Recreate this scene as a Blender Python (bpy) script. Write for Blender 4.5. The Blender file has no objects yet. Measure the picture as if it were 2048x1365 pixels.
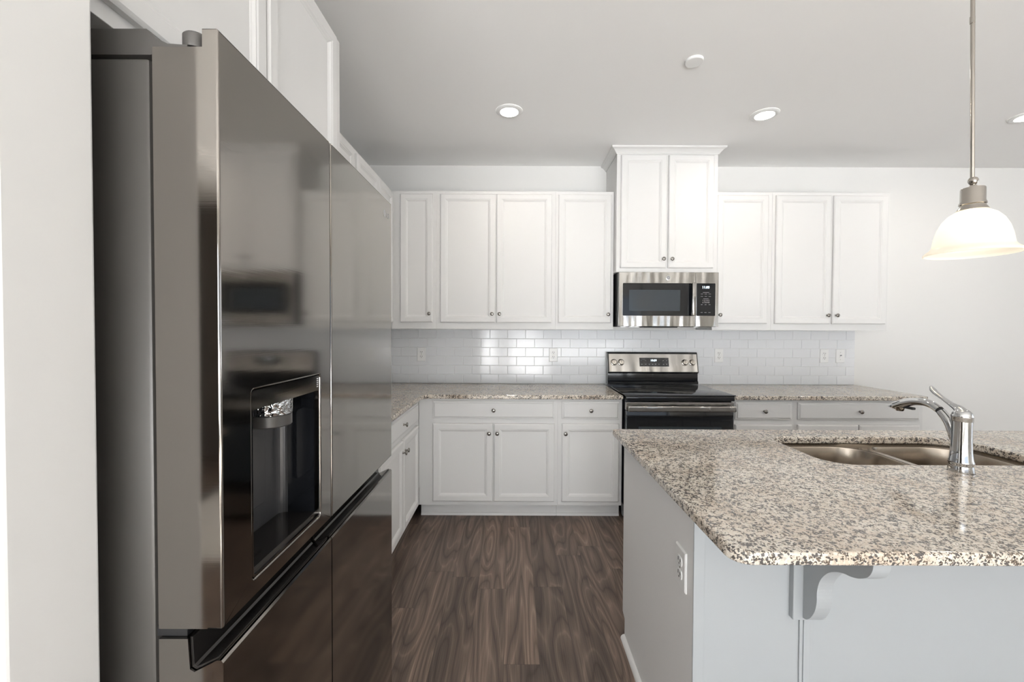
import bpy, bmesh, math, random
from mathutils import Vector, Matrix
random.seed(7)
R = math.radians
scene = bpy.context.scene
C = scene.collection

# ------------------------------------------------------------------ camera
F = 850.0
cam_d = bpy.data.cameras.new('camera'); cam = bpy.data.objects.new('camera', cam_d); C.objects.link(cam)
cam_d.sensor_fit = 'HORIZONTAL'; cam_d.sensor_width = 36.0; cam_d.lens = F / 2048 * 36
cam_d.clip_start = 0.02
PITCH, ROLL = 0.0187, 0.0042
cam.matrix_world = Matrix.Translation((0, 0, 1.385)) @ Matrix.Rotation(R(90) - PITCH, 4, 'X') @ Matrix.Rotation(ROLL, 4, 'Z')
cam_d.shift_y = -7.6 / 2048; cam_d.shift_x = -5 / 2048
scene.camera = cam

# ------------------------------------------------------------------ world / exposure
vs = scene.view_settings
vs.view_transform = 'Standard'; vs.look = 'None'; vs.gamma = 1; vs.use_curve_mapping = False
vs.exposure = 0.06
w = bpy.data.worlds.new('sky'); scene.world = w; w.use_nodes = True
bg = w.node_tree.nodes['Background']; bg.inputs[0].default_value = (0.62, 0.78, 1.0, 1); bg.inputs[1].default_value = 1.0

def area(name, loc, rot, sx, sy, power, col, parent=None, shape='RECTANGLE', spread=180):
    l = bpy.data.lights.new(name, 'AREA'); l.shape = shape; l.size = sx
    if shape == 'RECTANGLE': l.size_y = sy
    l.energy = power; l.color = col; l.spread = R(spread)
    o = bpy.data.objects.new(name, l); C.objects.link(o); o.location = loc; o.rotation_euler = rot
    if parent: o.parent = parent
    return o
# daylight arriving through the rear and right-hand windows
area('daylight', (1.6, -4.64, 1.2), (R(90 + 14), 0, 0), 3.4, 2.2, 14, (0.93, 0.965, 1.0))
area('daylight', (-1.3, -4.64, 1.35), (R(90 + 8), 0, R(-12)), 2.0, 2.1, 95, (0.93, 0.965, 1.0))
area('daylight', (6.64, 0.6, 1.45), (R(90 + 14), 0, R(90)), 3.0, 1.7, 28, (0.91, 0.955, 1.0))
sl = bpy.data.lights.new('sun', 'SUN'); sl.energy = 92; sl.angle = R(1.0); sl.color = (1.0, 0.98, 0.95)
sun = bpy.data.objects.new('sun', sl); C.objects.link(sun); sun.rotation_euler = (R(54), 0, R(-22))
# added uplights outside the windows, in place of sunlit ground, to brighten the ceiling
area('ceiling_fill', (1.6, -6.2, 0.1), (R(140), 0, 0), 5.0, 2.6, 500, (0.975, 0.98, 0.98))
area('ceiling_fill', (-1.2, -6.9, 0.1), (R(140), 0, 0), 4.0, 4.0, 700, (0.975, 0.98, 0.98))
area('ceiling_fill', (8.2, 0.6, 0.1), (R(140), 0, R(90)), 4.0, 2.6, 70, (0.975, 0.98, 0.98))

# ------------------------------------------------------------------ object helpers
ORG = {}
def origin(o):
    v = Vector((0, 0, 0))
    while o is not None:
        v += Vector(ORG.get(o.name, (0, 0, 0))); o = o.parent
    return v
def thing(name, label, cat, loc=(0, 0, 0), rotz=0, group=None):
    o = bpy.data.objects.new(name, None); C.objects.link(o)
    o.empty_display_size = 0.05
    o.location = loc; o.rotation_euler = (0, 0, rotz); o['label'] = label; o['category'] = cat
    if group: o['group'] = group
    ORG[o.name] = tuple(loc)
    return o
def tag(o, label, cat, group=None):
    o['label'] = label; o['category'] = cat
    if group: o['group'] = group
    return o
def obj(name, bm, mat, parent=None, world=False, smooth=False, label=None, loc=None, recalc=True):
    if isinstance(bm, bmesh.types.BMesh):
        if world and parent is not None:
            bmesh.ops.translate(bm, verts=bm.verts, vec=-origin(parent))
        if recalc: bmesh.ops.recalc_face_normals(bm, faces=bm.faces)
        me = bpy.data.meshes.new(name); bm.to_mesh(me); bm.free()
    else:
        me = bm
    if isinstance(mat, (list, tuple)):
        if not me.materials:
            for m in mat: me.materials.append(m)
    elif not me.materials:
        me.materials.append(mat)
    if smooth:
        me.shade_smooth()
        if smooth is not True:
            try: me.set_sharp_from_angle(angle=R(smooth))
            except Exception: pass
    o = bpy.data.objects.new(name, me); C.objects.link(o)
    if parent: o.parent = parent
    if loc: o.location = loc; ORG[o.name] = tuple(loc)
    if label: o['label'] = label
    return o
def struct(name, bm, mat, parent=None, **k):
    o = obj(name, bm, mat, parent, **k)
    if parent is None: o['kind'] = 'structure'
    return o
def copy_tree(o, parent=None):
    c = o.copy(); C.objects.link(c)
    if parent: c.parent = parent
    for ch in list(o.children): copy_tree(ch, c)
    return c

def BM(): return bmesh.new()
def box(bm, x0, x1, y0, y1, z0, z1, bev=0.0, seg=2, mi=0):
    vs_ = [bm.verts.new((x, y, z)) for x in (x0, x1) for y in (y0, y1) for z in (z0, z1)]
    v = lambda i, j, k: vs_[i * 4 + j * 2 + k]
    fs = [bm.faces.new(q) for q in (
        (v(0,0,0), v(0,0,1), v(0,1,1), v(0,1,0)), (v(1,0,0), v(1,1,0), v(1,1,1), v(1,0,1)),
        (v(0,0,0), v(1,0,0), v(1,0,1), v(0,0,1)), (v(0,1,0), v(0,1,1), v(1,1,1), v(1,1,0)),
        (v(0,0,0), v(0,1,0), v(1,1,0), v(1,0,0)), (v(0,0,1), v(1,0,1), v(1,1,1), v(0,1,1)))]
    for f in fs: f.material_index = mi
    if bev:
        es = list({e for f in fs for e in f.edges})
        r = bmesh.ops.bevel(bm, geom=es, offset=bev, segments=seg, affect='EDGES', profile=0.5)
        for f in r['faces']: f.material_index = mi
    return bm
def prism(bm, pts, axis, a, b, mi=0):
    """extrude polygon pts (2d) along axis between a and b; axis 'x': pts=(y,z) 'y': (x,z) 'z': (x,y)"""
    def mk(p, t):
        return {'x': (t, p[0], p[1]), 'y': (p[0], t, p[1]), 'z': (p[0], p[1], t)}[axis]
    A = [bm.verts.new(mk(p, a)) for p in pts]; B = [bm.verts.new(mk(p, b)) for p in pts]
    n = len(pts)
    fs = [bm.faces.new(A), bm.faces.new(B[::-1])]
    for i in range(n):
        fs.append(bm.faces.new((A[i], B[i], B[(i+1) % n], A[(i+1) % n])))
    for f in fs: f.material_index = mi
    return fs
def lathe(bm, prof, center=(0, 0, 0), axis='z', n=32, cap=True):
    """prof = [(r, h)...]"""
    cx, cy, cz = center; rings = []
    for r, h in prof:
        ring = []
        for i in range(n):
            a = 2 * math.pi * i / n; c, s = r * math.cos(a), r * math.sin(a)
            p = {'z': (cx + c, cy + s, cz + h), 'y': (cx + c, cy + h, cz + s), 'x': (cx + h, cy + c, cz + s)}[axis]
            ring.append(bm.verts.new(p))
        rings.append(ring)
    for A, B in zip(rings, rings[1:]):
        for i in range(n):
            bm.faces.new((A[i], A[(i+1) % n], B[(i+1) % n], B[i]))
    if cap:
        for ring in (rings[0], rings[-1]):
            bm.faces.new(ring)
    return bm
def tube(bm, pts, rad, n=16, squash=None):
    """swept tube, rad = number or list; squash=(list) flattening along the second frame axis"""
    pts = [Vector(p) for p in pts]
    if not isinstance(rad, (list, tuple)): rad = [rad] * len(pts)
    rings = []; up = Vector((1, 0, 0))
    for i, p in enumerate(pts):
        t = (pts[min(i+1, len(pts)-1)] - pts[max(i-1, 0)]).normalized()
        if abs(t.dot(up)) > 0.95: up = Vector((0, 1, 0))
        s = (up - t * up.dot(t)).normalized(); u = t.cross(s).normalized()
        k = squash[i] if squash else 1.0
        rings.append([bm.verts.new(p + s * rad[i] * math.cos(2*math.pi*j/n) + u * rad[i] * k * math.sin(2*math.pi*j/n)) for j in range(n)])
    for A, B in zip(rings, rings[1:]):
        for j in range(n): bm.faces.new((A[j], A[(j+1) % n], B[(j+1) % n], B[j]))
    bm.faces.new(rings[0]); bm.faces.new(rings[-1])
    return bm
def smooth_path(pts, k=6):
    P = [Vector(p) for p in pts]; out = []
    for i in range(len(P)-1):
        p0, p1, p2, p3 = P[max(i-1, 0)], P[i], P[i+1], P[min(i+2, len(P)-1)]
        for j in range(k):
            t = j / k
            out.append(0.5 * ((2*p1) + (-p0+p2)*t + (2*p0-5*p1+4*p2-p3)*t*t + (-p0+3*p1-3*p2+p3)*t**3))
    out.append(P[-1]); return out
def lerp_list(vals, k=6):
    out = []
    for a, b in zip(vals, vals[1:]):
        out += [a + (b-a)*j/k for j in range(k)]
    out.append(vals[-1]); return out
def rrect(x0, x1, y0, y1, r, n=6):
    """rounded rectangle, r number or 4 radii in order (x0y0, x1y0, x1y1, x0y1)"""
    if not isinstance(r, (list, tuple)): r = [r]*4
    out = []
    for (cx, cy, a0, rr) in ((x0+r[0], y0+r[0], 180, r[0]), (x1-r[1], y0+r[1], 270, r[1]), (x1-r[2], y1-r[2], 0, r[2]), (x0+r[3], y1-r[3], 90, r[3])):
        if rr <= 1e-6: out.append((cx, cy)); continue
        for i in range(n+1):
            a = R(a0 + 90*i/n); out.append((cx + rr*math.cos(a), cy + rr*math.sin(a)))
    return out
def plate(bm, outer, holes, fn, t0, t1, bev=0.0, seg=2, front=False):
    """flat plate with holes; fn(u, v, t) -> 3d"""
    edges = []
    for loop in [outer] + list(holes):
        V = [bm.verts.new(fn(u, v, t0)) for u, v in loop]
        edges += [bm.edges.new((V[i], V[(i+1) % len(V)])) for i in range(len(V))]
    r = bmesh.ops.triangle_fill(bm, use_beauty=True, use_dissolve=False, edges=edges)
    faces = [g for g in r['geom'] if isinstance(g, bmesh.types.BMFace)]
    rim = [e for e in edges if e.is_valid]
    ext = bmesh.ops.extrude_face_region(bm, geom=faces)
    nv = [g for g in ext['geom'] if isinstance(g, bmesh.types.BMVert)]
    d = Vector(fn(0, 0, t1)) - Vector(fn(0, 0, t0))
    bmesh.ops.translate(bm, verts=nv, vec=d)
    if bev:
        bmesh.ops.recalc_face_normals(bm, faces=bm.faces)
        es = [e for e in bm.edges if len(e.link_faces) == 2 and abs(e.link_faces[0].normal.dot(e.link_faces[1].normal)) < 0.3
              and (len(e.link_faces[0].verts) == 3) != (len(e.link_faces[1].verts) == 3)]
        if front:
            fv = set(v for v in nv)
            es = [e for e in es if e.verts[0] in fv and e.verts[1] in fv]
        bmesh.ops.bevel(bm, geom=es, offset=bev, segments=seg, affect='EDGES', profile=0.5)
    return bm
def text_mesh(name, s, size, mat, parent, loc, rot=(R(90), 0, 0), extrude=0.0002, align='CENTER'):
    cu = bpy.data.curves.new('t', 'FONT'); cu.body = s; cu.size = size; cu.extrude = extrude
    cu.align_x = align; cu.align_y = 'CENTER'; cu.resolution_u = 2
    to = bpy.data.objects.new('t', cu); C.objects.link(to)
    dg = bpy.context.evaluated_depsgraph_get()
    me = bpy.data.meshes.new_from_object(to.evaluated_get(dg)); bpy.data.objects.remove(to); bpy.data.curves.remove(cu)
    me.name = name; me.materials.clear(); me.materials.append(mat)
    o = bpy.data.objects.new(name, me); C.objects.link(o); o.parent = parent
    o.location = Vector(loc) - origin(parent); o.rotation_euler = rot
    return o

# ------------------------------------------------------------------ materials
def mat(name, col, rough=0.5, metal=0.0, spec=0.5, emit=None, es=0.0, coat=0.0):
    m = bpy.data.materials.new(name); m.use_nodes = True
    b = m.node_tree.nodes['Principled BSDF']
    b.inputs['Base Color'].default_value = (*col, 1); b.inputs['Roughness'].default_value = rough
    b.inputs['Metallic'].default_value = metal; b.inputs['Specular IOR Level'].default_value = spec
    if emit: b.inputs['Emission Color'].default_value = (*emit, 1); b.inputs['Emission Strength'].default_value = es
    if coat: b.inputs['Coat Weight'].default_value = coat; b.inputs['Coat Roughness'].default_value = 0.05
    return m
class NT:
    def __init__(s, m): s.t = m.node_tree; s.b = s.t.nodes['Principled BSDF']
    def n(s, typ, **k):
        nd = s.t.nodes.new(typ)
        for a, v in k.items(): setattr(nd, a, v)
        return nd
    def l(s, a, b): s.t.links.new(a, b)
    def math(s, op, a, b=None, c=None):
        nd = s.n('ShaderNodeMath', operation=op)
        for i, v in enumerate((a, b, c)):
            if v is None: continue
            if isinstance(v, (int, float)): nd.inputs[i].default_value = v
            else: s.l(v, nd.inputs[i])
        return nd.outputs[0]
    def ramp(s, fac, stops, interp='LINEAR'):
        nd = s.n('ShaderNodeValToRGB'); nd.color_ramp.interpolation = interp
        e = nd.color_ramp.elements
        while len(e) < len(stops): e.new(0.5)
        for el, (p, c) in zip(e, stops): el.position = p; el.color = (*c, 1)
        s.l(fac, nd.inputs[0]); return nd.outputs[0]
    def mix(s, f, a, b, mode='MIX'):
        nd = s.n('ShaderNodeMix', data_type='RGBA', blend_type=mode)
        for i, v in ((0, f), (6, a), (7, b)):
            if isinstance(v, (int, float)): nd.inputs[i].default_value = v
            elif isinstance(v, tuple): nd.inputs[i].default_value = (*v, 1)
            else: s.l(v, nd.inputs[i])
        return nd.outputs[2]
    def coord(s, scale=(1, 1, 1), loc=(0, 0, 0)):
        tc = s.n('ShaderNodeTexCoord'); mp = s.n('ShaderNodeMapping')
        mp.inputs['Scale'].default_value = scale; mp.inputs['Location'].default_value = loc
        s.l(tc.outputs['Object'], mp.inputs[0]); return mp.outputs[0]
    def bump(s, h, strength, dist=0.001):
        b = s.n('ShaderNodeBump'); b.inputs['Strength'].default_value = strength; b.inputs['Distance'].default_value = dist
        s.l(h, b.inputs['Height']); s.l(b.outputs[0], s.b.inputs['Normal'])

def paint(name, col, rough, scale=350, st=0.04):
    m = mat(name, col, rough, spec=0.18); t = NT(m)
    nz = t.n('ShaderNodeTexNoise'); nz.inputs['Scale'].default_value = scale; t.l(t.coord(), nz.inputs[0])
    t.bump(nz.outputs[0], st, 0.001); return m
M_wall = paint('wall_paint', (0.755, 0.75, 0.735), 0.6)
M_ceil = paint('ceiling_paint', (0.88, 0.875, 0.865), 0.85, 200, 0.08)
M_cab = paint('cabinet_paint', (0.71, 0.705, 0.695), 0.5, 60, 0.02)
M_islp = paint('island_paint_toned_down', (0.385, 0.405, 0.417), 0.5, 60, 0.02)  # island paint darkened and cooled in colour to offset overbright daylight on this side
M_isl = paint('island_paint', (0.80, 0.79, 0.78), 0.5, 60, 0.02)
M_hall = paint('hall_painted_shade', (0.16, 0.14, 0.125), 0.6)  # dark colour stands in for the shade of an unlit hall
M_carpet = paint('added_bounce_carpet', (0.60, 0.575, 0.54), 0.95, 300, 0.5)  # unseen carpet, added to bounce light up to the ceiling
M_trim = mat('trim_paint', (0.80, 0.80, 0.79), 0.35)
M_plastic = mat('white_plastic', (0.80, 0.80, 0.79), 0.3)
M_tile = mat('glazed_tile', (0.74, 0.75, 0.765), 0.12, spec=0.4)
M_grout = mat('grout', (0.80, 0.80, 0.80), 0.8)
M_black = mat('black_gloss', (0.008, 0.009, 0.011), 0.07)
M_blackm = mat('black_matte', (0.012, 0.012, 0.013), 0.4)
M_dark = mat('dark_slot', (0.03, 0.03, 0.03), 0.6)
M_glass_dark = mat('dark_window_glass', (0.035, 0.045, 0.055), 0.12)
M_chrome = mat('chrome', (0.60, 0.605, 0.61), 0.05, 1.0)
M_nickel = mat('satin_nickel', (0.46, 0.43, 0.39), 0.16, 1.0)
M_knob = mat('knob_metal', (0.30, 0.285, 0.265), 0.22, 1.0)
M_digit = mat('lit_digits', (0.8, 0.9, 1), 0.4, emit=(0.75, 0.9, 1.0), es=3.0)
M_label = mat('printed_label', (0.45, 0.45, 0.45), 0.5)
M_grey = mat('grey_print', (0.25, 0.25, 0.26), 0.5)

def brushed(name, col, rough, horiz=True, st=0.12, wavy=0.0):
    m = mat(name, col, rough, 1.0); t = NT(m)
    sc = (4, 4, 500) if horiz else (400, 400, 3)
    nz = t.n('ShaderNodeTexNoise'); nz.inputs['Scale'].default_value = 1; nz.inputs['Detail'].default_value = 2
    t.l(t.coord(sc), nz.inputs[0]); t.bump(nz.outputs[0], st, 0.0006)
    if wavy:
        n2 = t.n('ShaderNodeTexNoise'); n2.inputs['Scale'].default_value = 1; n2.inputs['Detail'].default_value = 1
        t.l(t.coord((11, 3, 2.0)), n2.inputs[0])
        b2 = t.n('ShaderNodeBump'); b2.inputs['Strength'].default_value = 1.0; b2.inputs['Distance'].default_value = wavy
        t.l(n2.outputs[0], b2.inputs['Height'])
        b1 = [x for x in t.t.nodes if x.type == 'BUMP' and x != b2][0]; t.l(b2.outputs[0], b1.inputs['Normal'])
    return m
M_steel = brushed('brushed_steel', (0.37, 0.36, 0.345), 0.16, True, 0.16, 0.022)
M_sink = brushed('sink_steel', (0.42, 0.37, 0.315), 0.24, True, 0.05)
M_fridge = brushed('black_stainless', (0.27, 0.252, 0.233), 0.085, True, 0.02)
M_fside = mat('fridge_side_enamel', (0.085, 0.08, 0.075), 0.38, 0.3)
M_fpocket = mat('fridge_pocket', (0.02, 0.018, 0.017), 0.12, 0.2)
M_fback = mat('dispenser_back', (0.07, 0.07, 0.073), 0.22, 0.3)
M_foil = mat('crumpled_foil', (0.75, 0.78, 0.8), 0.15, 1.0); t = NT(M_foil)
nz = t.n('ShaderNodeTexNoise'); nz.inputs['Scale'].default_value = 90; t.l(t.coord(), nz.inputs[0]); t.bump(nz.outputs[0], 0.9, 0.01)

# granite
M_granite = mat('granite', (0.6, 0.55, 0.5), 0.09); t = NT(M_granite)
def nzt(scale, detail, src=None):
    n_ = t.n('ShaderNodeTexNoise'); n_.inputs['Scale'].default_value = scale; n_.inputs['Detail'].default_value = detail
    t.l(src or co, n_.inputs[0]); return n_
co = t.coord()
warp = nzt(140, 2)
vm = t.n('ShaderNodeVectorMath', operation='SCALE'); t.l(warp.outputs['Color'], vm.inputs[0]); vm.inputs['Scale'].default_value = 0.006
va = t.n('ShaderNodeVectorMath', operation='ADD'); t.l(co, va.inputs[0]); t.l(vm.outputs[0], va.inputs[1])
def vor(scale):
    v = t.n('ShaderNodeTexVoronoi'); v.inputs['Scale'].default_value = scale; t.l(va.outputs[0], v.inputs[0])
    s_ = t.n('ShaderNodeSeparateColor'); t.l(v.outputs['Color'], s_.inputs[0]); return s_.outputs
v1 = vor(180); v2 = vor(310)
base = t.mix(t.ramp(nzt(7, 4).outputs[0], [(0.36, (0, 0, 0)), (0.60, (1, 1, 1))]), (0.48, 0.37, 0.27), (0.66, 0.61, 0.53))
g1 = t.ramp(v1[0], [(0.0, (0.38, 0.335, 0.285)), (0.10, (0.56, 0.50, 0.43)), (0.26, (0.67, 0.59, 0.50)), (0.65, (0.75, 0.71, 0.64))], 'CONSTANT')
c1 = t.mix(0.58, base, g1)
clus = nzt(72, 3)
dm = t.math('ADD', v2[1], t.math('MULTIPLY', t.math('SUBTRACT', clus.outputs[0], 0.5), 2.6))
darkf = t.ramp(dm, [(0.21, (1, 1, 1)), (0.25, (0, 0, 0))])
dcol = t.mix(v2[2], (0.03, 0.028, 0.027), (0.20, 0.16, 0.125))
c2 = t.mix(darkf, c1, dcol)
dm3 = t.math('ADD', v1[2], t.math('MULTIPLY', t.math('SUBTRACT', nzt(50, 2).outputs[0], 0.5), 1.8))
df3 = t.ramp(dm3, [(0.10, (1, 1, 1)), (0.14, (0, 0, 0))])
c3 = t.mix(df3, c2, (0.10, 0.092, 0.088))
t.l(c3, t.b.inputs['Base Color'])

# wood plank floor
M_floor = mat('vinyl_plank', (0.1, 0.08, 0.07), 0.42); t = NT(M_floor)
tc = t.n('ShaderNodeTexCoord'); sp = t.n('ShaderNodeSeparateXYZ'); t.l(tc.outputs['Object'], sp.inputs[0])
X, Y = sp.outputs[0], sp.outputs[1]
row = t.math('FLOOR', t.math('DIVIDE', t.math('ADD', X, 0.04), 0.15))
wn = t.n('ShaderNodeTexWhiteNoise', noise_dimensions='1D'); t.l(row, wn.inputs['W'])
yy_ = t.math('DIVIDE', t.math('ADD', Y, t.math('MULTIPLY', wn.outputs['Value'], 1.22)), 1.22)
pid = t.math('ADD', t.math('FLOOR', yy_), t.math('MULTIPLY', row, 17.31))
wn2 = t.n('ShaderNodeTexWhiteNoise', noise_dimensions='1D'); t.l(pid, wn2.inputs['W']); rnd = wn2.outputs['Value']
fy = t.math('MULTIPLY', t.math('PINGPONG', yy_, 0.5), 1.22)
fx = t.math('PINGPONG', t.math('ADD', X, 0.04), 0.075)
seam = t.math('LESS_THAN', t.math('MINIMUM', fy, fx), 0.0009)
W = t.math('MULTIPLY', rnd, 37.0)
def n4(sx, sy, detail, dist=0.0):
    c = t.n('ShaderNodeCombineXYZ'); t.l(t.math('MULTIPLY', X, sx), c.inputs[0]); t.l(t.math('MULTIPLY', Y, sy), c.inputs[1])
    n_ = t.n('ShaderNodeTexNoise', noise_dimensions='4D'); n_.inputs['Scale'].default_value = 1.0
    n_.inputs['Detail'].default_value = detail; n_.inputs['Distortion'].default_value = dist
    t.l(c.outputs[0], n_.inputs['Vector']); t.l(W, n_.inputs['W']); return n_.outputs[0]
fieldn = n4(8.0, 0.95, 1.0, 0.25)
rings = t.math('PINGPONG', t.math('MULTIPLY', fieldn, 11.0), 0.5)
rings = t.math('MULTIPLY', rings, 2.0)
ringc = t.ramp(rings, [(0.0, (0.072, 0.052, 0.041)), (0.22, (0.112, 0.084, 0.068)), (0.8, (0.145, 0.110, 0.089)), (1.0, (0.20, 0.155, 0.126))])
broad = t.ramp(n4(13, 0.8, 2), [(0.3, (0.76, 0.73, 0.72)), (0.7, (1.5, 1.45, 1.40))])
fine = t.ramp(n4(260, 5, 3), [(0.3, (0.66, 0.66, 0.66)), (0.7, (1.32, 1.32, 1.32))])
c = t.mix(1.0, ringc, broad, 'MULTIPLY'); c = t.mix(1.0, c, fine, 'MULTIPLY')
tint = t.ramp(rnd, [(0.0, (0.80, 0.78, 0.77)), (0.5, (1.03, 1.01, 1.0)), (1.0, (1.26, 1.22, 1.19))])
c = t.mix(1.0, c, tint, 'MULTIPLY')
c = t.mix(t.math('MULTIPLY', seam, 0.55), c, (0.02, 0.015, 0.012))
t.l(c, t.b.inputs['Base Color'])
t.bump(n4(260, 5, 3), 0.08, 0.001)

# thin window glass
M_pane = bpy.data.materials.new('window_glass'); M_pane.use_nodes = True
nt = M_pane.node_tree; nt.nodes.clear()
o_ = nt.nodes.new('ShaderNodeOutputMaterial'); mx = nt.nodes.new('ShaderNodeMixShader'); fr = nt.nodes.new('ShaderNodeFresnel')
tr = nt.nodes.new('ShaderNodeBsdfTransparent'); gl = nt.nodes.new('ShaderNodeBsdfGlossy'); gl.inputs['Roughness'].default_value = 0.02
nt.links.new(fr.outputs[0], mx.inputs[0]); nt.links.new(tr.outputs[0], mx.inputs[1]); nt.links.new(gl.outputs[0], mx.inputs[2]); nt.links.new(mx.outputs[0], o_.inputs[0])

# ------------------------------------------------------------------ room
D = 3.68; LW = -1.30; H = 2.79
bm = BM(); box(bm, -2.6, 6.6, -1.2, D + 0.1, -0.05, 0); struct('floor', bm, M_floor)
bm = BM(); box(bm, -2.6, 6.6, -4.6, -1.2, -0.05, 0.0); struct('floor_living_room', bm, M_carpet)
bm = BM(); box(bm, -2.6, 6.6, -4.6, D + 0.1, H, H + 0.05); struct('ceiling', bm, M_ceil)
bm = BM(); box(bm, LW - 0.1, 6.6, D, D + 0.1, 0, H); struct('wall_back', bm, M_wall)
bm = BM(); box(bm, LW - 0.1, LW, 0.61, D, 0, H); struct('wall_left', bm, M_wall)
bm = BM(); box(bm, -2.6, -0.600, 0.495, 0.610, 0, H, 0.004, 2); struct('wall_stub', bm, M_wall)
def wall_with_holes(name, axis, at, thick, a0, a1, holes):
    bm = BM(); fn = (lambda u, v, t_: (u, at + t_, v)) if axis == 'y' else (lambda u, v, t_: (at + t_, u, v))
    plate(bm, [(a0, 0), (a1, 0), (a1, H), (a0, H)], [[(h[0], h[2]), (h[1], h[2]), (h[1], h[3]), (h[0], h[3])] for h in holes], fn, 0, thick)
    return struct(name, bm, M_wall)
wall_with_holes('wall_far_left', 'x', -2.5, -0.1, -4.5, 0.495, [(-3.2, -0.9, 0.0, 2.68)])
bm = BM(); box(bm, -5.0, -4.9, -3.3, -0.8, 0, H); box(bm, -4.9, -2.6, -3.3, -3.2, 0, H); box(bm, -4.9, -2.6, -0.9, -0.8, 0, H); struct('wall_added_hall', bm, M_hall)  # hallway added out of view to give the fridge door side a dark reflection
bm = BM(); box(bm, -4.9, -2.6, -3.2, -0.9, -0.05, 0); struct('floor_added_hall', bm, M_floor)
bm = BM(); box(bm, -4.9, -2.6, -3.2, -0.9, 2.7, 2.75); struct('ceiling_added_hall', bm, M_ceil)
rear = [(-0.1, 3.3, 0.06, 2.3), (-2.3, -0.5, 0.3, 2.4)]
right = [(-0.9, 2.1, 0.75, 2.3)]
wall_with_holes('wall_rear', 'y', -4.5, -0.1, -2.6, 6.6, rear)
wall_with_holes('wall_right', 'x', 6.5, 0.1, -4.5, D, right)
def window(n, axis, at, h, cols):
    fn = (lambda u, v, w0, w1, z0, z1, b: box(b, u, v, at - w1, at - w0, z0, z1)) if axis == 'y' else (lambda u, v, w0, w1, z0, z1, b: box(b, at + w0, at + w1, u, v, z0, z1))
    b = BM(); a0, a1, z0, z1 = h; f = 0.05
    fn(a0, a1, 0.03, 0.08, z0, z0 + f, b); fn(a0, a1, 0.03, 0.08, z1 - f, z1, b)
    for i in range(cols + 1):
        c_ = a0 + (a1 - a0) * i / cols; l_ = min(max(c_ - f / 2, a0), a1 - f)
        fn(l_, l_ + f, 0.03, 0.08, z0 + f, z1 - f, b)
    o = struct('window_%d' % n, b, M_trim)
    b = BM()
    for i in range(cols):
        u0 = a0 + (a1 - a0) * i / cols + f; u1 = a0 + (a1 - a0) * (i + 1) / cols - f
        fn(u0 - f/2, u1 + f/2, 0.054, 0.056, z0 + f, z1 - f, b)
    obj('window_pane', b, M_pane, o)
window(1, 'y', -4.5, rear[0], 3); window(2, 'y', -4.5, rear[1], 2); window(3, 'x', 6.5, right[0], 3)
bm = BM(); box(bm, 3.0, 6.5, D - 0.015, D, 0, 0.10, 0.003); struct('baseboard_back', bm, M_trim)
bm = BM(); box(bm, 6.485, 6.5, -4.5, D - 0.015, 0, 0.10, 0.003); struct('baseboard_right', bm, M_trim)

# ------------------------------------------------------------------ cabinet parts
def ring_mesh(wd, ht, prof):
    """nested rectangular loops (inset, y) -> closed panel, front toward -y, origin at lower left, back at y=0"""
    bm = BM(); loops = []
    for ins, y in prof:
        loops.append([bm.verts.new(p) for p in ((ins, y, ins), (wd-ins, y, ins), (wd-ins, y, ht-ins), (ins, y, ht-ins))])
    for A, B in zip(loops, loops[1:]):
        for i in range(4): bm.faces.new((A[i], A[(i+1) % 4], B[(i+1) % 4], B[i]))
    bm.faces.new(loops[0][::-1]); bm.faces.new(loops[-1])
    return bm
def door_bm(wd, ht, fw=0.044):
    return ring_mesh(wd, ht, [(0, -0.001), (0, -0.014), (0.003, -0.017), (0.007, -0.020), (fw-0.004, -0.020), (fw, -0.0175), (fw+0.004, -0.0175),
                              (fw+0.010, -0.012), (fw+0.014, -0.010), (fw+0.0155, -0.0085)])
def drawer_bm(wd, ht):
    return ring_mesh(wd, ht, [(0, -0.001), (0, -0.011), (0.003, -0.0125), (0.010, -0.014), (0.014, -0.019), (0.016, -0.020)])
kb = BM(); lathe(kb, [(0.008, 0.0), (0.0075, -0.002), (0.0048, -0.004), (0.0045, -0.012), (0.0075, -0.016), (0.0135, -0.019),
                      (0.0145, -0.022), (0.013, -0.0255), (0.008, -0.0275), (0.001, -0.028)], axis='y', n=20)
bmesh.ops.recalc_face_normals(kb, faces=kb.faces)
KNOB = bpy.data.meshes.new('knob'); kb.to_mesh(KNOB); kb.free(); KNOB.materials.append(M_knob); KNOB.shade_smooth()

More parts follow.
